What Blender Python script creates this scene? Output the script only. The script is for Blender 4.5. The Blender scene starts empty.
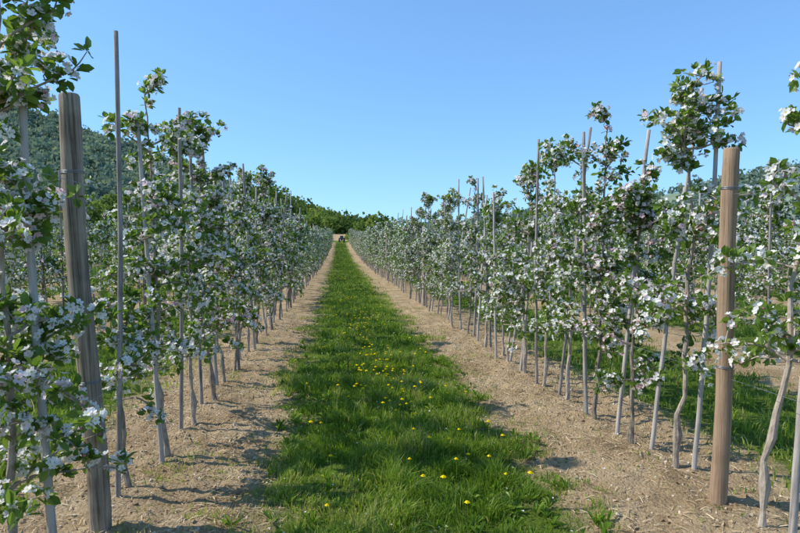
import bpy, math, random
import numpy as np
from mathutils import Vector, Matrix, Euler
rng=np.random.default_rng(31); random.seed(7)
scene=bpy.context.scene
ROW0=-1.35; PER=3.68

# ---------------------------------------------------------------- helpers
def vnoise(x,y,seed=0):
    x=np.asarray(x,float); y=np.asarray(y,float)
    xi=np.floor(x); yi=np.floor(y); fx=x-xi; fy=y-yi
    fx=fx*fx*(3-2*fx); fy=fy*fy*(3-2*fy)
    def h(a,b):
        s=np.sin(a*127.1+b*311.7+seed*74.7)*43758.5453
        return s-np.floor(s)
    return (h(xi,yi)*(1-fx)+h(xi+1,yi)*fx)*(1-fy)+(h(xi,yi+1)*(1-fx)+h(xi+1,yi+1)*fx)*fy
def sstep(a,b,x):
    t=np.clip((x-a)/(b-a),0,1); return t*t*(3-2*t)
def rowdist(x):
    u=(x-ROW0)/PER; return np.abs(u-np.round(u))*PER
def rise(y):
    y=np.asarray(y,float)
    a=0.00031*np.clip(y-25,0,90)**2
    return a+0.055*np.clip(y-115,0,65)
def ground_z(x,y):
    x=np.asarray(x,float); y=np.asarray(y,float)
    near=1-sstep(9,22,np.abs(y-2)+0*x)
    near=near*(1-sstep(5,9,np.abs(x)))
    d=rowdist(x)
    dirt=1-sstep(0.7,1.0,d)
    z=rise(y)+0.05*(vnoise(x*.5,y*.3,1)-.5)
    z=z+near*(0.04*(vnoise(x*2.3,y*2.1,2)-.5)+dirt*(0.038*(vnoise(x*9,y*9,3)-.5)+0.025*(vnoise(x*21,y*21,4)-.5)))
    z=z+0.05*dirt*(1-d)   # soil slightly ridged at the trunks
    return z
def np_mesh(name,verts,groups,mats,tint=None,smooth=False):
    """groups: list of (faces (M,k), matindex)"""
    me=bpy.data.meshes.new(name)
    verts=np.asarray(verts,np.float32)
    me.vertices.add(len(verts)); me.vertices.foreach_set("co",verts.ravel())
    groups=[(np.asarray(f,np.int32),m) for f,m in groups if len(f)]
    li=np.concatenate([f.ravel() for f,_ in groups])
    ls=[];mi=[];off=0
    for f,m in groups:
        M,k=f.shape
        ls.append(off+np.arange(M)*k); off+=M*k
        mi.append(np.full(M,m))
    ls=np.concatenate(ls).astype(np.int32); mi=np.concatenate(mi).astype(np.int32)
    me.loops.add(len(li)); me.loops.foreach_set("vertex_index",li.astype(np.int32))
    me.polygons.add(len(ls)); me.polygons.foreach_set("loop_start",ls)
    for m in mats: me.materials.append(m)
    me.polygons.foreach_set("material_index",mi)
    me.polygons.foreach_set("use_smooth",np.full(len(ls),smooth,dtype=bool))
    if tint is not None:
        a=me.attributes.new("tint",'FLOAT','POINT'); a.data.foreach_set("value",np.asarray(tint,np.float32))
    me.update(calc_edges=True); me.validate()
    return me
def add(name,me,loc=(0,0,0),rot=(0,0,0),sc=(1,1,1),parent=None):
    o=bpy.data.objects.new(name,me); o.location=loc; o.rotation_euler=rot; o.scale=sc
    scene.collection.objects.link(o)
    if parent: o.parent=parent
    return o
class Acc:
    def __init__(s): s.v=[];s.t=[];s.g={};s.n=0
    def put(s,v,faces,mat,tint=0.5):
        v=np.asarray(v,float).reshape(-1,3)
        s.v.append(v)
        s.t.append(np.broadcast_to(np.asarray(tint,float),(len(v),)))
        f=np.asarray(faces)+s.n
        s.g.setdefault((f.shape[1],mat),[]).append(f)
        s.n+=len(v)
    def mesh(s,name,mats,smooth=False):
        return np_mesh(name,np.concatenate(s.v),[(np.concatenate(f),k[1]) for k,f in s.g.items()],mats,np.concatenate(s.t),smooth)
def tube(acc,pts,rad,mat,sides=6,tint=.5,cap=True,jit=0.0):
    pts=np.asarray(pts,float); n=len(pts); rad=np.broadcast_to(rad,(n,))
    tan=np.gradient(pts,axis=0); tan/=np.linalg.norm(tan,axis=1)[:,None]+1e-9
    ref=np.array([1,0,0.]) if abs(tan[0][0])<.8 else np.array([0,1.,0])
    s=np.cross(tan,ref); s/=np.linalg.norm(s,axis=1)[:,None]; t=np.cross(tan,s)
    a=np.arange(sides)/sides*2*math.pi
    r=rad[:,None]*(1+jit*(rng.random((n,sides))-.5))
    V=pts[:,None]+r[:,:,None]*(np.cos(a)[None,:,None]*s[:,None]+np.sin(a)[None,:,None]*t[:,None])
    i=np.arange(n-1)[:,None]*sides; j=np.arange(sides)[None]; j2=(j+1)%sides
    F=np.stack([i+j,i+j2,i+sides+j2,i+sides+j],-1).reshape(-1,4)
    V=V.reshape(-1,3)
    if cap:
        c=len(V); V=np.vstack([V,pts[-1]+tan[-1]*rad[-1]*.15])
        b=(n-1)*sides
        acc.put(V,F,mat,tint); base=acc.n-len(V)
        f3=np.array([[b+k,b+(k+1)%sides,c] for k in range(sides)])+base
        acc.g.setdefault((3,mat),[]).append(f3)
    else: acc.put(V,F,mat,tint)
def frames(F,up=None,wob=.5):
    n=len(F); F=F/np.linalg.norm(F,axis=1)[:,None]
    U=rng.normal(size=(n,3))*wob+(np.array([0,0,1.]) if up is None else up)
    S=np.cross(F,U); S/=np.linalg.norm(S,axis=1)[:,None]+1e-9
    return F,S,np.cross(S,F)
def stamp(acc,P,F,S,N,T,size,faces,mat,tint):
    n=len(P); k=len(T)
    V=P[:,None]+size[:,None,None]*(T[None,:,0:1]*F[:,None]+T[None,:,1:2]*S[:,None]+T[None,:,2:3]*N[:,None])
    fs=(np.arange(n)[:,None,None]*k+np.asarray(faces)[None]).reshape(-1,len(faces[0]))
    acc.put(V.reshape(-1,3),fs,mat,np.repeat(tint,k))

# ---------------------------------------------------------------- materials
def newmat(name):
    m=bpy.data.materials.new(name); m.use_nodes=True; nt=m.node_tree; nt.nodes.clear()
    out=nt.nodes.new("ShaderNodeOutputMaterial"); return m,nt,out
def N(nt,t,**kw):
    n=nt.nodes.new("ShaderNode"+t)
    for k,v in kw.items():
        if k in n.inputs: n.inputs[k].default_value=v
        else: setattr(n,k,v)
    return n
def ramp(nt,stops):
    r=nt.nodes.new("ShaderNodeValToRGB"); e=r.color_ramp.elements
    while len(e)<len(stops): e.new(.5)
    for el,(p,c) in zip(e,stops): el.position=p; el.color=(*c,1)
    return r
def foliage_mat(name,stops,trans=.4,gloss=0,objrand=True,tcol=1.3):
    m,nt,out=newmat(name); L=nt.links
    at=N(nt,"Attribute",attribute_name="tint")
    fac=at.outputs["Fac"]
    if objrand:
        oi=N(nt,"ObjectInfo"); ma=N(nt,"Math",operation='MULTIPLY_ADD'); L.new(oi.outputs["Random"],ma.inputs[0]); ma.inputs[1].default_value=.3
        ad=N(nt,"Math",operation='SUBTRACT'); L.new(fac,ad.inputs[0]); ad.inputs[1].default_value=.15; L.new(ad.outputs[0],ma.inputs[2]); fac=ma.outputs[0]
    r=ramp(nt,stops); L.new(fac,r.inputs[0])
    if gloss:
        p=N(nt,"BsdfPrincipled",Roughness=.42); p.inputs["Specular IOR Level"].default_value=gloss
        L.new(r.outputs[0],p.inputs["Base Color"])
    else:
        p=N(nt,"BsdfDiffuse"); L.new(r.outputs[0],p.inputs[0])
    if trans<=0:
        L.new(p.outputs[0],out.inputs[0]); return m
    t=N(nt,"BsdfTranslucent"); 
    g=N(nt,"Mix",data_type='RGBA',blend_type='MULTIPLY'); g.inputs[0].default_value=1
    L.new(r.outputs[0],g.inputs[6]); g.inputs[7].default_value=(tcol,tcol,tcol*.7,1) if tcol!=1 else (1,1,1,1)
    L.new(g.outputs[2],t.inputs[0])
    mx=N(nt,"MixShader"); mx.inputs[0].default_value=trans
    L.new(p.outputs[0],mx.inputs[1]); L.new(t.outputs[0],mx.inputs[2]); L.new(mx.outputs[0],out.inputs[0])
    return m
m_leaf=foliage_mat("apple_leaf",[(0,(.055,.11,.016)),(.5,(.13,.22,.032)),(1,(.24,.34,.065))],.45,.4)
m_petal=foliage_mat("apple_petal",[(0,(.86,.56,.62)),(.18,(.91,.80,.81)),(.4,(.93,.90,.88)),(1,(.94,.925,.89))],.42,tcol=1)
m_bud=foliage_mat("apple_bud",[(0,(.58,.16,.25)),(1,(.78,.38,.46))],.25,tcol=1)
m_centre=foliage_mat("blossom_centre",[(0,(.45,.38,.08)),(1,(.55,.5,.15))],.1,tcol=1)
m_grass=foliage_mat("grass_blades",[(0,(.05,.11,.014)),(.4,(.145,.245,.026)),(.75,(.26,.36,.045)),(1,(.50,.44,.20))],.45,.25,objrand=False)
m_wood_near=foliage_mat("woodland_leaves",[(0,(.06,.10,.028)),(.5,(.13,.19,.046)),(1,(.25,.31,.075))],.35,objrand=False)
m_wood_far=foliage_mat("far_woodland_leaves_hazed",[(0,(.14,.20,.175)),(.5,(.20,.26,.20)),(1,(.27,.33,.22))],.3,objrand=False)  # aerial haze painted into the leaf colours: paler, bluer green
m_dandelion=foliage_mat("dandelion_yellow",[(0,(.85,.6,.01)),(1,(.9,.72,.02))],.2,objrand=False,tcol=1)
def wood_mat(name,dark,light,sc=(30,30,2.5),bump=.5):
    m,nt,out=newmat(name); L=nt.links
    tc=N(nt,"TexCoord"); mp=N(nt,"Mapping"); mp.inputs["Scale"].default_value=sc
    L.new(tc.outputs["Object"],mp.inputs[0])
    n1=N(nt,"TexNoise",Scale=1.0,Detail=6.0,Roughness=.65); L.new(mp.outputs[0],n1.inputs["Vector"])
    n2=N(nt,"TexNoise",Scale=5.0,Detail=4.0); L.new(tc.outputs["Object"],n2.inputs["Vector"])
    oi=N(nt,"ObjectInfo")
    a=N(nt,"Math",operation='MULTIPLY_ADD'); L.new(n2.outputs[0],a.inputs[0]); a.inputs[1].default_value=.5; L.new(n1.outputs[0],a.inputs[2])
    b=N(nt,"Math",operation='MULTIPLY_ADD'); L.new(oi.outputs["Random"],b.inputs[0]); b.inputs[1].default_value=.25; L.new(a.outputs[0],b.inputs[2])
    s=N(nt,"Math",operation='SUBTRACT'); L.new(b.outputs[0],s.inputs[0]); s.inputs[1].default_value=.38
    mid=tuple((x+y)/2 for x,y in zip(dark,light))
    r=ramp(nt,[(.24,dark),(.44,mid),(.66,light)]); L.new(s.outputs[0],r.inputs[0])
    p=N(nt,"BsdfPrincipled",Roughness=.85); p.inputs["Specular IOR Level"].default_value=.2
    L.new(r.outputs[0],p.inputs["Base Color"])
    bp=N(nt,"Bump",Strength=bump,Distance=.01); L.new(n1.outputs[0],bp.inputs["Height"]); L.new(bp.outputs[0],p.inputs["Normal"])
    L.new(p.outputs[0],out.inputs[0]); return m
m_bark=wood_mat("apple_bark",(.10,.08,.06),(.46,.38,.30),(40,40,14),.8)
m_stake=wood_mat("weathered_stake_wood",(.13,.11,.095),(.48,.43,.38),(60,60,3),.5)
m_post=wood_mat("grey_post_wood",(.13,.10,.075),(.54,.44,.33),(70,70,1.6),1.0)
m_post2=wood_mat("brown_post_wood",(.085,.05,.03),(.38,.26,.165),(70,70,1.6),1.0)
def plain(name,col,rough=.5,metal=0):
    m,nt,out=newmat(name); L=nt.links
    n=N(nt,"TexNoise",Scale=12.0,Detail=4.0); tc=N(nt,"TexCoord"); L.new(tc.outputs["Object"],n.inputs["Vector"])
    r=ramp(nt,[(.3,tuple(c*.75 for c in col)),(.7,tuple(min(1,c*1.15) for c in col))]); L.new(n.outputs[0],r.inputs[0])
    p=N(nt,"BsdfPrincipled",Roughness=rough,Metallic=metal); L.new(r.outputs[0],p.inputs["Base Color"]); L.new(p.outputs[0],out.inputs[0]); return m
m_wire=plain("galvanised_wire",(.35,.35,.36),.45,.8)
m_straw=foliage_mat("straw",[(0,(.18,.115,.055)),(.5,(.47,.35,.195)),(1,(.70,.57,.38))],.0,objrand=False,tcol=1)
m_stone=foliage_mat("soil_clods",[(0,(.17,.11,.06)),(.6,(.42,.31,.19)),(1,(.55,.46,.34))],.0,objrand=False,tcol=1)

def ground_mat():
    m,nt,out=newmat("orchard_ground"); L=nt.links
    tc=N(nt,"TexCoord"); sp=N(nt,"SeparateXYZ"); L.new(tc.outputs["Object"],sp.inputs[0])
    def M(op,a,b=None,c=None):
        n=N(nt,"Math",operation=op)
        for i,v in enumerate((a,b,c)):
            if v is None: continue
            if isinstance(v,(int,float)): n.inputs[i].default_value=v
            else: L.new(v,n.inputs[i])
        return n.outputs[0]
    def noise(scale,detail=4.,rough=.55):
        n=N(nt,"TexNoise",Scale=scale,Detail=detail,Roughness=rough); L.new(tc.outputs["Object"],n.inputs["Vector"]); return n.outputs[0]
    x=M('ADD',sp.outputs[0],-ROW0)
    d=M('PINGPONG',x,PER/2)
    nz=M('MULTIPLY_ADD',noise(3.2,6.,.65),1.2,-.6)
    d2=M('ADD',d,nz)
    mr=N(nt,"MapRange",interpolation_type='SMOOTHSTEP'); L.new(d2,mr.inputs[0])
    mr.inputs[1].default_value=.68; mr.inputs[2].default_value=1.15; mr.inputs[3].default_value=1; mr.inputs[4].default_value=0
    yl=M('LESS_THAN',sp.outputs[1],116.)
    xl=M('LESS_THAN',M('ABSOLUTE',M('ADD',sp.outputs[0],-6.)),38.)
    dirt=M('MULTIPLY',M('MULTIPLY',mr.outputs[0],yl),xl)
    field=M('MULTIPLY',M('MULTIPLY',M('GREATER_THAN',sp.outputs[1],124.),M('LESS_THAN',sp.outputs[1],172.)),M('LESS_THAN',M('ABSOLUTE',M('ADD',sp.outputs[0],5.)),7.))
    dirt=M('MAXIMUM',dirt,field)
    r1=ramp(nt,[(.32,(.19,.12,.062)),(.5,(.44,.315,.18)),(.68,(.61,.475,.30))])
    a=M('ADD',M('MULTIPLY',noise(1.9,5.,.65),.55),M('MULTIPLY',noise(38.,6.,.8),.45)); L.new(a,r1.inputs[0])
    r2=ramp(nt,[(.3,(.06,.10,.02)),(.55,(.12,.17,.03)),(.75,(.26,.23,.10))])
    b=M('ADD',M('MULTIPLY',noise(.9,4.),.5),M('MULTIPLY',noise(22.,5.,.7),.5)); L.new(b,r2.inputs[0])
    mx=N(nt,"Mix",data_type='RGBA'); L.new(dirt,mx.inputs[0]); L.new(r2.outputs[0],mx.inputs[6]); L.new(r1.outputs[0],mx.inputs[7])
    p=N(nt,"BsdfDiffuse")
    L.new(mx.outputs[2],p.inputs[0])
    v=N(nt,"TexVoronoi",Scale=45.0); L.new(tc.outputs["Object"],v.inputs["Vector"])
    hh=M('ADD',noise(60.,6.,.7),M('MULTIPLY',v.outputs["Distance"],-.6))
    bp=N(nt,"Bump",Strength=.9,Distance=.03); L.new(hh,bp.inputs["Height"]); L.new(bp.outputs[0],p.inputs["Normal"])
    L.new(p.outputs[0],out.inputs[0]); return m
m_ground=ground_mat()
def hill_mat(name,c1,c2,sc):
    m,nt,out=newmat(name); L=nt.links
    tc=N(nt,"TexCoord"); n=N(nt,"TexNoise",Scale=sc,Detail=6.0); L.new(tc.outputs["Object"],n.inputs["Vector"])
    r=ramp(nt,[(.35,c1),(.65,c2)]); L.new(n.outputs[0],r.inputs[0])
    p=N(nt,"BsdfDiffuse")
    L.new(r.outputs[0],p.inputs[0]); L.new(p.outputs[0],out.inputs[0]); return m
m_hill=hill_mat("hill_far_hazed",(.15,.20,.15),(.26,.32,.19),.02)  # slope colour lightened and blued to stand in for distance haze
m_hill2=hill_mat("hill_near",(.06,.09,.025),(.12,.17,.045),.1)

# ---------------------------------------------------------------- ground (one sheet)
def axis(lo,hi,step,outlo,outhi,g=1.12):
    a=list(np.arange(lo,hi,step))
    s=step; v=a[-1]
    while v<outhi: s*=g; v+=s; a.append(v)
    s=step; v=a[0]; b=[]
    while v>outlo: s*=g; v-=s; b.append(v)
    return np.array(b[::-1]+a)
gx=axis(-2.8,4.2,.03,-4000,4000,1.1); gy=axis(1.6,9,.03,-3000,5000,1.045)
X,Y=np.meshgrid(gx,gy)
Z=ground_z(X,Y)
V=np.stack([X,Y,Z],-1).reshape(-1,3)
nx=len(gx); ny=len(gy)
i=np.arange(ny-1)[:,None]*nx+np.arange(nx-1)[None]
F=np.stack([i,i+1,i+nx+1,i+nx],-1).reshape(-1,4)
add("ground",np_mesh("ground",V,[(F,0)],[m_ground],smooth=True))

# ---------------------------------------------------------------- grass
def green_mask(x,y):
    d=rowdist(x)+.44*(vnoise(x*1.5,y*1.5,11)-.5)+.38*(vnoise(x*5,y*5,12)-.5)+.22*(vnoise(x*14,y*14,13)-.5)
    return sstep(.50,1.06,d)
def grass(name,zones):
    acc=Acc()
    for (x0,x1,y0,y1,dens,w,hm) in zones:
        n=int((x1-x0)*(y1-y0)*dens)
        x=rng.uniform(x0,x1,n); y=rng.uniform(y0,y1,n)
        cl=vnoise(x*2.6,y*2.6,21)*.5+vnoise(x*8,y*8,22)*.5
        weed=(vnoise(x*1.6,y*1.6,33)>.66)*(vnoise(x*6,y*6,34)>.5)*.25+.018
        gm0=green_mask(x,y)
        m=np.maximum(gm0*(.06+1.1*cl),weed)
        k=rng.random(n)<m; x=x[k];y=y[k];cl=cl[k]; gm=gm0[k]; n=len(x)
        if not n: continue
        mid=sstep(.9,1.6,rowdist(x))
        h=(.025+.21*cl**2)*rng.uniform(.45,1.25,n)*hm*(.4+.4*gm+.3*mid)
        az=rng.uniform(0,2*math.pi,n)
        ln=rng.uniform(.2,1.1,n)*h
        ta=vnoise(x*5,y*5,41)*9; 
        dx=np.cos(az)*ln*.7+np.cos(ta)*ln*.5; dy=np.sin(az)*ln*.7+np.sin(ta)*ln*.5
        ww=w*rng.uniform(.6,1.5,n); sa=rng.uniform(0,2*math.pi,n); sx=np.cos(sa)*ww/2; sy=np.sin(sa)*ww/2
        z=ground_z(x,y)-.005
        V=np.zeros((n,5,3))
        V[:,0]=np.stack([x-sx,y-sy,z],-1); V[:,1]=np.stack([x+sx,y+sy,z],-1)
        mx=x+dx*.35; my=y+dy*.35; mz=z+h*.62
        V[:,2]=np.stack([mx+sx*.85,my+sy*.85,mz],-1); V[:,3]=np.stack([mx-sx*.85,my-sy*.85,mz],-1)
        V[:,4]=np.stack([x+dx,y+dy,z+h*.92],-1)
        dry=(vnoise(x*2.2,y*2.2,55)>.6)*.25+(1-gm)*.45
        t=np.clip(.0+.55*vnoise(x*1.2,y*1.2,51)+.25*vnoise(x*6,y*6,52)+rng.uniform(-.1,.32,n)+(rng.random(n)<.04+dry*.5)*.5,0,1)
        b=np.arange(n)[:,None]*5
        base=acc.n
        acc.put(V.reshape(-1,3),b+np.array([[0,1,2,3]]),0,np.repeat(t,5))
        acc.g.setdefault((3,0),[]).append(b+np.array([[3,2,4]])+base)
    return add(name,acc.mesh(name,[m_grass]))
def lane(k): c=ROW0+PER*(k+.5); return c-PER/2,c+PER/2
z=[]
a,b=lane(0)
z+=[(a,b,1.5,4.6,8500,.0052,1),(a,b,4.6,9,4600,.006,1),(a,b,9,20,1400,.010,1),(a,b,20,50,330,.02,1),(a,b,50,115,90,.04,1.1)]
for k in (-3,-2,-1,1,2,3):
    a,b=lane(k)
    z+=[(a,b,2.5,12,800,.010,1.1),(a,b,12,35,220,.02,1.1),(a,b,35,110,30,.05,1.2)]
grass("grass",z)
acc=Acc(); n=600; x=rng.uniform(-.7,1.6,n); y=1.8+rng.uniform(0,1,n)**1.3*9; 
k=green_mask(x,y)>.3; x=x[k];y=y[k];n=len(x)
WT=np.array([(0,0,0),(.4,.10,.15),(.8,.14,.2),(1,0,.1),(.8,-.14,.2),(.4,-.10,.15)])
P=np.repeat(np.stack([x,y,ground_z(x,y)+.01],-1),7,0); A=rng.normal(size=P.shape); A[:,2]=np.abs(A[:,2])*.6+.3; Fv,S,Nn=frames(A,wob=.3)
stamp(acc,P,Fv,S,Nn,WT,rng.uniform(.04,.10,len(P)),[[0,1,2,3],[0,3,4,5]],0,rng.uniform(.2,.7,len(P)))
add("broadleaf_weeds",acc.mesh("broadleaf_weeds",[m_grass]))
acc=Acc()
n=380
x=rng.uniform(-.45,1.4,n); y=3.3+rng.uniform(0,1,n)**1.2*34
cx=np.array([.45,.5,.35,.62,.55,.5,.3]);cy=np.array([6.9,8.0,10.5,5.8,7.3,13,17])
j=rng.integers(0,7,150); x[:150]=cx[j]+rng.normal(0,.17,150); y[:150]=cy[j]+rng.normal(0,.6,150)
a=np.arange(10)/10*2*math.pi
for xx,yy in zip(x,y):
    zz=float(ground_z(xx,yy)); h=rng.uniform(.10,.18); r=rng.uniform(.016,.024)
    tube(acc,[(xx,yy,zz),(xx+.005,yy,zz+h*.5),(xx,yy,zz+h)],.002,1,4,.6)
    for rr,dz in ((1,0),(.65,.005)):
        P=np.array([(xx+math.cos(q)*r*rr*(1 if q_i%2 else .72),yy+math.sin(q)*r*rr*(1 if q_i%2 else .72),zz+h+dz) for q_i,q in enumerate(a)]+[(xx,yy,zz+h+.006+dz)])
        acc.put(P,[[q,(q+1)%10,10] for q in range(10)],0,rng.random())
add("dandelion_flowers",acc.mesh("dandelion_flowers",[m_dandelion,m_grass]))

acc=Acc()
def dirt_points(n,ymax,wide=1.1):
    row=rng.choice([-1,0,0,0,0,1,1,1,1,2],n); x=ROW0+PER*row+rng.uniform(-wide,wide,n); y=1.6+rng.uniform(0,1,n)**1.5*(ymax-1.6)
    k=green_mask(x,y)<rng.uniform(.2,.9,n); return x[k],y[k]
x,y=dirt_points(24000,13); n=len(x)
T=np.array([(1,0,0),(-1,0,0),(0,1,0),(0,-1,0),(0,0,.8),(0,0,-.6)],float)
P=np.stack([x,y,ground_z(x,y)],-1); A=rng.normal(size=(n,3)); Fv,S,Nn=frames(A,wob=1)
sz=rng.uniform(.25,1,n)**3.5*.017+.003; 
OCT=[[0,2,4],[2,1,4],[1,3,4],[3,0,4],[2,0,5],[1,2,5],[3,1,5],[0,3,5]]
stamp(acc,P,Fv*rng.uniform(.7,1.4,(n,1)),S,Nn*rng.uniform(.6,1.2,(n,1)),T,sz,OCT,0,rng.random(n))
add("soil_clods",acc.mesh("soil_clods",[m_stone]))
acc=Acc(); x,y=dirt_points(50000,14); 
k=rng.random(len(x))<.2+.8*(vnoise(x*2.5,y*2.5,91)); x=x[k];y=y[k]; n=len(x)
A=np.stack([rng.normal(size=n),rng.normal(size=n),rng.normal(size=n)*.15],-1); Fv,S,Nn=frames(A,wob=.3)
T=np.array([(-.5,-.035,0),(0,-.03,.06),(.5,-.02,0),(.5,.02,0),(0,.04,.06),(-.5,.03,0)])
stamp(acc,np.stack([x,y,ground_z(x,y)+.008],-1),Fv,S,Nn,T,rng.uniform(.015,.085,n),[[0,1,4,5],[1,2,3,4]],0,rng.random(n))
add("straw_litter",acc.mesh("straw_litter",[m_straw]))
acc=Acc(); n=1300; x=rng.uniform(-2.4,3.4,n); y=rng.uniform(1.8,14,n)
A=np.stack([rng.normal(size=n),rng.normal(size=n),rng.normal(size=n)*.3],-1); Fv,S,Nn=frames(A,wob=.4)
T=np.array([(-.5,0,0),(0,.4,.1),(.5,.1,0),(0,-.4,.1)])
stamp(acc,np.stack([x,y,ground_z(x,y)+.012+green_mask(x,y)*rng.uniform(0,.06,n)],-1),Fv,S,Nn,T,rng.uniform(.012,.02,n),[[0,1,2,3]],0,rng.uniform(.3,1,n))
add("fallen_petals",acc.mesh("fallen_petals",[m_petal]))

# ---------------------------------------------------------------- apple trees
LT=np.array([(0,0,0),(.32,.28,.07),(.72,.25,.05),(1,0,-.10),(.72,-.25,.05),(.32,-.28,.07)])
LF=[[0,1,2,3],[0,3,4,5]]
def clusters(acc,C,D,bloom,scale=1.0,lod=0):
    n=len(C)
    nl=(9,5)[lod]; lsz=(1.0,1.35)[lod]
    P=np.repeat(C,nl,0); DD=np.repeat(D,nl,0)
    R=rng.normal(size=P.shape); R/=np.linalg.norm(R,axis=1)[:,None]
    A=R+DD*.55+np.array([0,0,.25]); Fv,S,Nn=frames(A,wob=.55)
    ctint=np.repeat(rng.uniform(.2,.75,n),nl)
    stamp(acc,P+Fv*.012,Fv,S,Nn,LT,rng.uniform(.036,.072,len(P))*scale*lsz,LF,1,np.clip(ctint+rng.uniform(-.2,.25,len(P)),0,1))
    B=C[bloom]; DB=D[bloom]
    if len(B)==0: return
    nf=(9,4)[lod]
    P=np.repeat(B,nf,0); DD=np.repeat(DB,nf,0)
    R=rng.normal(size=P.shape); R/=np.linalg.norm(R,axis=1)[:,None]
    A=R*1.0+DD*.5+np.array([0,0,.35]); A/=np.linalg.norm(A,axis=1)[:,None]
    FC=P+A*rng.uniform(.028,.06,(len(P),1))
    btint=np.repeat(rng.uniform(-.28,.25,len(B)),nf)
    if lod:
        a=np.arange(6)/6*2*math.pi; HT=np.stack([0*a+.15*(np.arange(6)%2),np.cos(a),np.sin(a)],-1)
        Nf,Sf,Tf=frames(A,wob=1)
        stamp(acc,FC,Nf,Sf,Tf,HT,rng.uniform(.022,.034,len(FC)),[[0,1,2,3,4,5]],2,np.clip(rng.uniform(.1,1,len(FC))+btint,0,1)); return
    keep=rng.random(len(P))<.84
    bud=~keep; 
    FCk=FC[keep]; Ak=A[keep]; Nf,Sf,Tf=frames(Ak,wob=1)
    sz=rng.uniform(.017,.027,len(FCk))*scale; tt=np.clip(rng.uniform(.1,1,len(FCk))+btint[keep],0,1)
    cup=rng.uniform(.1,.65,len(FCk))
    for q in range(5):
        an=q*2*math.pi/5+rng.uniform(-.12,.12,len(FCk))
        Rr=Sf*np.cos(an)[:,None]+Tf*np.sin(an)[:,None]; Tt=-Sf*np.sin(an)[:,None]+Tf*np.cos(an)[:,None]
        Rr=Rr*np.cos(cup)[:,None]+Nf*np.sin(cup)[:,None]
        PT=np.array([(.05,0,0),(.45,.36,.06),(.92,.27,.1),(1.0,-.05,.05),(.9,-.3,.12),(.42,-.36,.05)])
        stamp(acc,FCk,Rr,Tt,Nf,PT,sz,[[0,1,2,3,4,5]],2,tt)
    CT=np.array([(-.18,-.18,.08),(.18,-.18,.08),(.18,.18,.08),(-.18,.18,.08)])
    stamp(acc,FCk,Sf,Tf,Nf,CT,sz,[[0,1,2,3]],4,tt)
    if bud.any():
        OT=np.array([(.4,0,0),(-.4,0,0),(0,.4,0),(0,-.4,0),(0,0,.6),(0,0,-.4)])
        Nf,Sf,Tf=frames(A[bud],wob=1)
        stamp(acc,FC[bud],Sf,Tf,Nf,OT,rng.uniform(.01,.017,bud.sum()),OCT,3,rng.random(bud.sum()))
def apple_tree(name,H,nb=26,spread=.5,bloomp=.62,zlow=.6,wig=.03,dens=1.0,scale=1.0,lod=0):
    acc=Acc()
    nz=int(H/.13)+1; zs=np.linspace(-.05,H,nz)
    wx=np.cumsum(rng.normal(0,wig*.6,nz)); wy=np.cumsum(rng.normal(0,wig*.6,nz))
    wx-=wx[0]; wy-=wy[0]; wx-=np.linspace(0,wx[-1]*.9,nz); wy-=np.linspace(0,wy[-1]*.9,nz)
    r=.020*(1-zs/H*.8); r=r*(1+.12*rng.normal(size=nz)); r[:1]*=1.3
    gz=rng.uniform(.12,.24); r+=.015*np.exp(-((zs-gz)/.05)**2)
    zf=np.linspace(0,nz-1,(nz-1)*(1 if lod else 2)+1); it=lambda a:np.interp(zf,np.arange(nz),a)
    TP=np.stack([it(wx),it(wy),it(zs)],-1)
    tube(acc,TP,np.clip(it(r),.004,1),0,5 if lod else 8,.5,jit=.18)
    at=lambda z:np.array([np.interp(z,zs,wx),np.interp(z,zs,wy),z])
    C=[];D=[]
    az=rng.uniform(0,6.28)
    zb=np.sort(rng.uniform(zlow,H-.1,nb)); zb=zb+.10*np.sin(zb*rng.uniform(8,12)+rng.uniform(0,6))
    zb=np.clip(zb,zlow,H-.05)
    for z in zb:
        az+=2.4+rng.normal(0,.5); f=(z-zlow)/(H-zlow)
        L=(spread*(1-.48*f))*rng.uniform(.35,1.25)
        up=rng.uniform(.0,.7)+f*.35; d=np.array([math.cos(az),math.sin(az),up]); d/=np.linalg.norm(d)
        p=at(z); pts=[p]; ns=6; dd=d.copy()
        for s in range(ns):
            dd=dd+rng.normal(0,.16,3)+np.array([0,0,-.12 if f<.6 else .02]); dd/=np.linalg.norm(dd)
            p=p+dd*L/ns; pts.append(p)
            if s>=1 or L<.25:
                if rng.random()<.88*dens:
                    o=rng.normal(0,.022,3); C.append(p+o); D.append(dd*.5+np.array([0,0,.3]))
                if rng.random()<.45*dens:
                    sd=np.cross(dd,rng.normal(size=3)); sd/=np.linalg.norm(sd); sd[2]=abs(sd[2])*.8
                    e=p+sd*rng.uniform(.05,.15)
                    if not lod: tube(acc,[p,(p+e)/2+rng.normal(0,.006,3),e],[.004,.003,.002],0,4,.5,cap=False)
                    C.append(e); D.append(sd)
        tube(acc,pts,np.linspace(.009,.003,len(pts)),0,3 if lod else 5,.5,jit=.1,cap=not lod)
    for z in np.arange(zlow+.1,H+.02,.11/dens):
        a=rng.uniform(0,6.28); d=np.array([math.cos(a),math.sin(a),.5]); C.append(at(z)+d*rng.uniform(.015,.05)); D.append(d)
    C=np.array(C);D=np.array(D)
    bl=rng.random(len(C))<bloomp
    clusters(acc,C,D,bl,scale,lod)
    return acc.mesh(name,[m_bark,m_leaf,m_petal,m_bud,m_centre])
SPEC=[(2.65,31,.51,.62,.62,.022),(2.5,28,.47,.52,.68,.025),(2.75,33,.54,.68,.58,.02),(2.4,29,.52,.6,.55,.025),
    (2.6,26,.56,.52,.70,.022),(2.7,30,.48,.70,.6,.028),(2.3,27,.52,.62,.6,.022),(2.9,33,.52,.58,.64,.02)]
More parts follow.
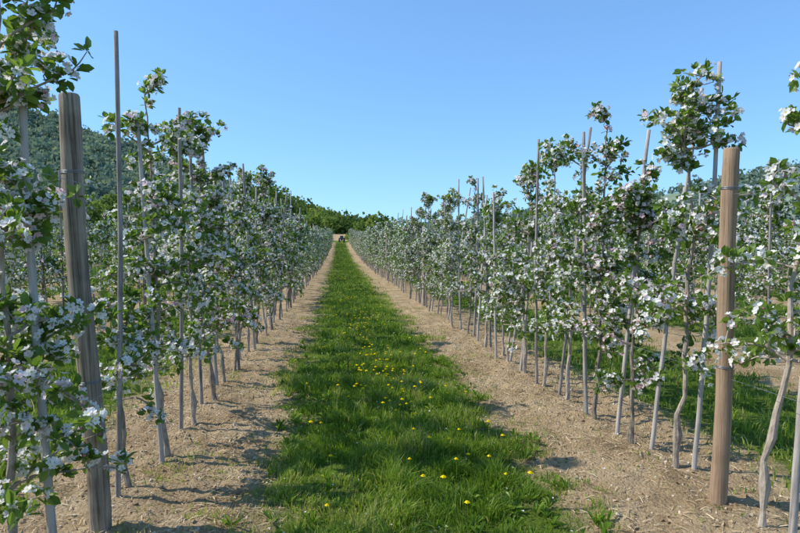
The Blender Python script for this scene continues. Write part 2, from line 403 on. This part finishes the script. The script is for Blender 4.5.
VAR=[apple_tree("apple_tree_mesh",*s) for s in SPEC]
LOD=[apple_tree("apple_tree_mesh",*s,lod=1) for s in SPEC]
V_SPARSE=apple_tree("apple_tree_mesh",2.75,16,.44,.7,.85,.03,.9)
V_LOW=apple_tree("apple_tree_mesh",1.3,12,.36,.55,.5,.03,.8)
V_BIG=apple_tree("apple_tree_mesh",3.0,54,.50,.70,.45,.02,1.15)

def stake_mesh(L,r,bend):
    acc=Acc(); z=np.linspace(-.1,L,14)
    P=np.stack([bend*np.sin(z/L*3.1)+rng.normal(0,.002,14),bend*.5*np.cos(z/L*4),z],-1)
    tube(acc,P,np.linspace(r*1.1,r*.85,14),0,9,.5,jit=.06)
    for hz in (1.05,):
        a=np.linspace(0,2*math.pi,12); tube(acc,np.stack([np.interp(hz,z,P[:,0])+np.cos(a)*(r+.006),np.interp(hz,z,P[:,1])+np.sin(a)*(r+.006),hz+0*a],-1),.003,1,4,.5,cap=False)
    return acc.mesh("wooden_stake_mesh",[m_stake,m_wire],True)
ST=[stake_mesh(2.8,.017,.012),stake_mesh(2.7,.019,-.02),stake_mesh(2.9,.016,.02),stake_mesh(2.6,.017,0.0)]

def lean_rot(dx,dy,H=2.7,zr=None):
    q=Vector((0,0,1)).rotation_difference(Vector((dx,dy,H)).normalized())
    m=q.to_matrix()@Matrix.Rotation(rng.uniform(0,6.28) if zr is None else zr,3,'Z')
    return m.to_euler()
def put_tree(x,y,me=None,dx=0,dy=0,s=None,zr=None):
    far=math.hypot(x,y)>19 or abs(x-.5)>4.5 and math.hypot(x,y)>11
    me=me or (LOD[rng.integers(len(LOD))] if far else VAR[rng.integers(len(VAR))]); s=s or rng.uniform(.76,1.06)
    add("apple_tree",me,(x,y,float(ground_z(x,y))),lean_rot(dx,dy,zr=zr),(s,s,s*rng.uniform(.97,1.07)))
def put_stake(x,y,dx=0,dy=0,me=None,s=1.0):
    me=me or ST[rng.integers(len(ST))]
    add("wooden_stake",me,(x,y,float(ground_z(x,y))),lean_rot(dx,dy),(1,1,s))
LX=ROW0; RX=ROW0+PER
put_tree(-1.50,2.86,V_BIG,-.03,0,1.0,0.5); put_stake(-1.35,2.86,-.12,.05)
put_tree(-1.60,1.9,VAR[3],-.2,0,.85)
put_tree(-1.40,4.02,V_LOW,0,0,1.0)
put_stake(-1.41,3.84,.02,0,ST[2],1.02)
for y,v,s in ((4.6,7,1.0),(5.35,2,.98),(6.1,0,1.08),(6.9,5,.92)):
    put_tree(LX+rng.normal(0,.04),y,VAR[v],-.10+rng.normal(0,.05),0,s); put_stake(LX+rng.normal(0,.04),y-.12,-.12+rng.normal(0,.08),rng.normal(0,.06))
put_tree(RX+.05,2.98,V_SPARSE,.30,-.05,1.0); put_stake(RX+.12,2.85,.3,.1)
put_tree(RX+.1,2.1,VAR[1],.2,0,.9)
for x,y,v,s,dx in ((2.46,3.95,5,1.03,.10),(2.42,4.55,3,.95,.2),(2.37,5.1,7,.96,.12),(2.36,5.75,4,1.0,.2),(2.35,6.4,2,.93,.15),(2.34,7.05,6,1.05,.12)):
    put_tree(x,y,VAR[v],dx*.6,0,s)
for x,y,dx,dy in ((2.54,3.85,.12,0),(2.49,4.34,.36,0),(2.39,4.71,.2,-.1),(2.38,5.3,-.05,.05),(2.37,6.0,.32,0),(2.33,6.6,.05,.1),(2.33,7.2,.2,-.1)):
    put_stake(x,y,dx,dy)
for k in range(-5,9):
    x0=ROW0+PER*k
    y=7.65 if k in (0,1) else (abs(x0)*1.05+.5 if x0>0 else abs(x0)*1.3)
    lean=-.10 if k<=0 else .14
    while y<112:
        if rng.random()>.03:
            put_tree(x0+rng.normal(0,.06),y,None,lean*.8+rng.normal(0,.11),rng.normal(0,.11))
        if rng.random()<.95: put_stake(x0+rng.normal(0,.05),y+rng.uniform(-.25,.25),lean+rng.normal(0,.13),rng.normal(0,.13),None,rng.uniform(.88,1.08))
        y+=(.75 if k in (0,1) and y<40 else .8 if y<45 or k in (0,1) else 1.05)+rng.normal(0,.09)

# ---------------------------------------------------------------- posts and wires
def post_mesh(L,r,mat,rings=()):
    acc=Acc(); z=np.concatenate([np.linspace(-.3,L-.012,26),[L]]); n=len(z)
    rad=r*(1.04-.06*z/L)*(1+.02*np.sin(z*7)+.012*np.sin(z*17)); rad[-1]*=.9
    P=np.stack([.010*np.sin(z*3),.007*np.cos(z*2.3),z],-1)
    tube(acc,P,rad,0,22,.5,jit=.035)
    for h in rings:
        for o in (0,.006,.012):
            a=np.linspace(0,2*math.pi,24); tube(acc,np.stack([np.interp(h,z,P[:,0])+np.cos(a)*(r+.003),np.interp(h,z,P[:,1])+np.sin(a)*(r+.003),h+o+0*a],-1),.002,1,5,.5,cap=False)
    return acc.mesh("wooden_post_mesh",[mat,m_wire],True)
pl=post_mesh(2.47,.056,m_post,(.85,2.03)); pr=post_mesh(2.2,.047,m_post2,(.85,1.95))
add("wooden_post",pl,(-1.36,3.42,float(ground_z(-1.36,3.42))),lean_rot(-.15,0,zr=0))
add("wooden_post",pr,(2.36,3.33,float(ground_z(2.36,3.33))),lean_rot(.05,0,zr=0))
for k in (-2,-1,0,1,2,3):
    for y in (15.3,27.2,39,51,63,75,87,99,111):
        x=ROW0+PER*k; add("wooden_post",(pl,pr)[(k+int(y))%2],(x,y+.35,float(ground_z(x,y))),lean_rot(rng.normal(0,.05),0),(.85,.85,.88))
for k in (-1,0,1,2):
    for h in (.85,1.98):
        acc=Acc(); x=ROW0+PER*k; ys=np.concatenate([np.arange(-.5,15,1.0),np.arange(15,112,6)])
        P=np.stack([x+.055+.01*np.sin(ys*2),ys,rise(ys)+h+.012*np.sin(ys*1.3)],-1)
        tube(acc,P,.0013,0,5,.5,cap=False); add("trellis_wire",acc.mesh("trellis_wire",[m_wire]))

# ---------------------------------------------------------------- hills & woodland
YAW=6.1
def hill(name,prof,r0,R,mat,treeh):
    azs=np.array([a for a,_ in prof]); el=np.array([e for _,e in prof])
    def H(az,r):
        y=r*np.cos(np.radians(az))
        base=rise(y)-1.5
        tgt=np.interp(az,azs,el)*R+1.65-treeh
        tgt=np.maximum(tgt,base)
        s=np.clip((r-r0)/(R-r0),0,1)**1.15
        back=np.clip((r-R)/(R),0,1)
        nn=(vnoise(az*.5+3,r*.012,61)-.5)*.08*tgt*s
        return base+(tgt-base)*s*(1-.6*back)+nn
    A=np.linspace(-88,88,180); Rr=np.concatenate([np.linspace(r0,R,26),np.linspace(R*1.05,R*1.9,8)])
    AA,RR=np.meshgrid(A,Rr); ZZ=H(AA,RR)
    V=np.stack([RR*np.sin(np.radians(AA)),RR*np.cos(np.radians(AA)),ZZ],-1).reshape(-1,3)
    nx=len(A); i=np.arange(len(Rr)-1)[:,None]*nx+np.arange(nx-1)[None]
    F=np.stack([i,i+1,i+nx+1,i+nx],-1).reshape(-1,4)
    add(name,np_mesh(name,V,[(F,0)],[mat],smooth=True)); return H
far_prof=[(-88,.20),(-50,.25),(-33,.235),(-28.7,.222),(-25.4,.205),(-20.5,.18),(-14.9,.145),(-9,.105),(-4,.075),(0,.048),(6,.033),(11,.043),(16,.058),(25,.083),(33.6,.105),(36.7,.114),(40.8,.124),(50,.14),(88,.15)]
mid_prof=[(-88,.05),(-40,.055),(-30,.065),(-20,.085),(-13,.098),(-9,.104),(-6,.103),(-3.8,.092),(-1.2,.074),(1,.052),(3.5,.038),(6,.028),(9,.025),(14,.025),(22,.025),(40,.03),(88,.03)]
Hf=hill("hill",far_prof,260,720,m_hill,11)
Hm=hill("hill",mid_prof,165,235,m_hill2,8)
def crown_template(n,flat):
    lob=rng.normal(0,.27,(7,3)); lob[:,2]=np.abs(lob[:,2])*1.4+.35; lr=rng.uniform(.42,.7,7)
    k=rng.integers(0,7,n); d=rng.normal(size=(n,3)); d/=np.linalg.norm(d,axis=1)[:,None]
    P=lob[k]+d*(lr[k]*rng.uniform(.75,1.05,n))[:,None]
    Fv,S,Nn=frames(np.cross(d,rng.normal(size=(n,3)))+d*.25,wob=1)
    T=np.array([(-.5,-.4,0),(.1,-.55,.1),(.55,0,0),(.1,.5,.12),(-.5,.35,0)])
    sz=rng.uniform(.16,.34,n)*flat
    V=P[:,None]+sz[:,None,None]*(T[None,:,0:1]*Fv[:,None]+T[None,:,1:2]*S[:,None]+T[None,:,2:3]*Nn[:,None])
    shade=np.repeat(rng.uniform(-.12,.12,n),5)
    return V.reshape(-1,3),shade
def woodland(name,H,azr,rr,count,hs,ncl,flat,mat,sel=None):
    temps=[crown_template(ncl,flat) for _ in range(6)]
    acc=Acc(); F=np.arange(ncl*5).reshape(-1,5)
    az=rng.uniform(*azr,count); r=np.sqrt(rng.uniform(rr[0]**2,rr[1]**2,count))
    if sel is not None: k=sel(az,r); az=az[k]; r=r[k]
    z=H(az,r)
    for a,q,zz in zip(az,r,z):
        V,sh=temps[rng.integers(6)]; h=rng.uniform(*hs); w=h*rng.uniform(.36,.52)
        c=rng.uniform(0,6.28); R=np.array([[math.cos(c),-math.sin(c),0],[math.sin(c),math.cos(c),0],[0,0,1]])
        P=(V@R.T)*np.array([w,w,h*.52])+np.array([q*math.sin(math.radians(a)),q*math.cos(math.radians(a)),zz])
        acc.put(P,F,0,np.clip(rng.beta(1.2,1.4)+sh,0,1))
    add(name,acc.mesh(name,[mat]))
woodland("distant_woodland",Hm,(-48,5),(168,242),820,(5.5,10),170,.8,m_wood_near)
woodland("distant_woodland",Hm,(5,60),(172,240),150,(2,4),60,1.0,m_wood_near)
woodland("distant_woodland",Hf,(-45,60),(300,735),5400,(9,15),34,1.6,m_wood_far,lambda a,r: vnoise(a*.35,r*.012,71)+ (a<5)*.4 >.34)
def Hg(az,r): return rise(r*np.cos(np.radians(az)))-.2
woodland("hedge",Hg,(-22,5),(122,150),80,(1.2,2.5),110,.9,m_wood_near,lambda a,r:(np.abs(a+1.5)>1.8))

# ---------------------------------------------------------------- small tractor at end of lane
m_trac=plain("dark_paint",(.03,.035,.045),.4); m_tyre=plain("tyre_rubber",(.02,.02,.02),.9); m_glass=plain("cab_glass",(.05,.06,.07),.15)
tr=bpy.data.objects.new("tractor",None); scene.collection.objects.link(tr); tr.location=(.7,116,float(rise(116))); tr.scale=(.8,.8,.8)
def box(name,c,s,mat,bev=.05,taper=1.0):
    import bmesh
    bm=bmesh.new(); bmesh.ops.create_cube(bm,size=1)
    for v in bm.verts:
        t=taper if v.co.z>0 else 1
        v.co=Vector((v.co.x*s[0]*t,v.co.y*s[1]*t,v.co.z*s[2]))
    bmesh.ops.bevel(bm,geom=bm.edges[:],offset=bev,segments=2,affect='EDGES')
    me=bpy.data.meshes.new(name); bm.to_mesh(me); bm.free(); me.materials.append(mat); return add(name,me,c,parent=tr)
box("hood",(0,-.75,.85),(.55,1.2,.5),m_trac,.08,.9); box("chassis",(0,-.1,.6),(.5,2.2,.25),m_trac,.04)
box("cab",(0,.35,1.2),(.95,.95,.75),m_glass,.05,.85); box("cab_roof",(0,.35,1.62),(.95,1.0,.09),m_trac,.03)
box("fender_left",(-.55,.45,1.08),(.3,.8,.08),m_trac,.03); box("fender_right",(.55,.45,1.08),(.3,.8,.08),m_trac,.03)
def wheel(name,c,r,w):
    acc=Acc(); tube(acc,[(-w/2,0,0),(-w/2.2,0,0),(w/2.2,0,0),(w/2,0,0)],[r*.85,r,r,r*.85],0,20,.5); tube(acc,[(w/2,0,0),(-w/2,0,0)],[r*.85,r*.85],0,20,.5)
    tube(acc,[(-w/2-.02,0,0),(w/2+.02,0,0)],[r*.4,r*.4],1,12,.5); add(name,acc.mesh(name,[m_tyre,m_trac]),c,parent=tr)
wheel("rear_wheel_left",(-.6,.5,.55),.55,.3);wheel("rear_wheel_right",(.6,.5,.55),.55,.3);wheel("front_wheel_left",(-.5,-1.0,.35),.35,.2);wheel("front_wheel_right",(.5,-1.0,.35),.35,.2)

# ---------------------------------------------------------------- sky, sun, camera
SEL=43; SAZ=-82
w=bpy.data.worlds.new("World"); scene.world=w; w.use_nodes=True; nt=w.node_tree
sky=nt.nodes.new("ShaderNodeTexSky"); sky.sky_type='NISHITA'; sky.sun_disc=False
sky.sun_elevation=math.radians(SEL); sky.sun_rotation=math.radians(SAZ%360); sky.air_density=.9; sky.dust_density=.3; sky.ozone_density=2.0
gm=nt.nodes.new("ShaderNodeGamma"); gm.inputs[1].default_value=.62
ml=nt.nodes.new("ShaderNodeVectorMath"); ml.operation='MULTIPLY'; ml.inputs[1].default_value=(1.22,1.95,2.75)
nt.links.new(sky.outputs[0],gm.inputs[0]); nt.links.new(gm.outputs[0],ml.inputs[0])
nt.links.new(ml.outputs[0],nt.nodes["Background"].inputs[0]); nt.nodes["Background"].inputs[1].default_value=.15
sd=bpy.data.lights.new("sun",'SUN'); sd.energy=5.0; sd.angle=math.radians(.53); sd.color=(1,.95,.87)
so=bpy.data.objects.new("sun",sd); scene.collection.objects.link(so)
e=math.radians(SEL); a=math.radians(SAZ)
dirv=Vector((math.sin(a)*math.cos(e),math.cos(a)*math.cos(e),math.sin(e)))
so.rotation_euler=dirv.to_track_quat('Z','Y').to_euler()
cd=bpy.data.cameras.new("camera"); cam=bpy.data.objects.new("camera",cd); scene.collection.objects.link(cam)
cd.sensor_width=36; cd.lens=26.0; cd.clip_end=9000; cd.clip_start=.05
cam.location=(0,0,1.65); cam.rotation_euler=(math.radians(90-1.93),0,math.radians(-YAW))
scene.camera=cam
scene.view_settings.view_transform='Standard'; scene.view_settings.look='None'; scene.view_settings.exposure=0
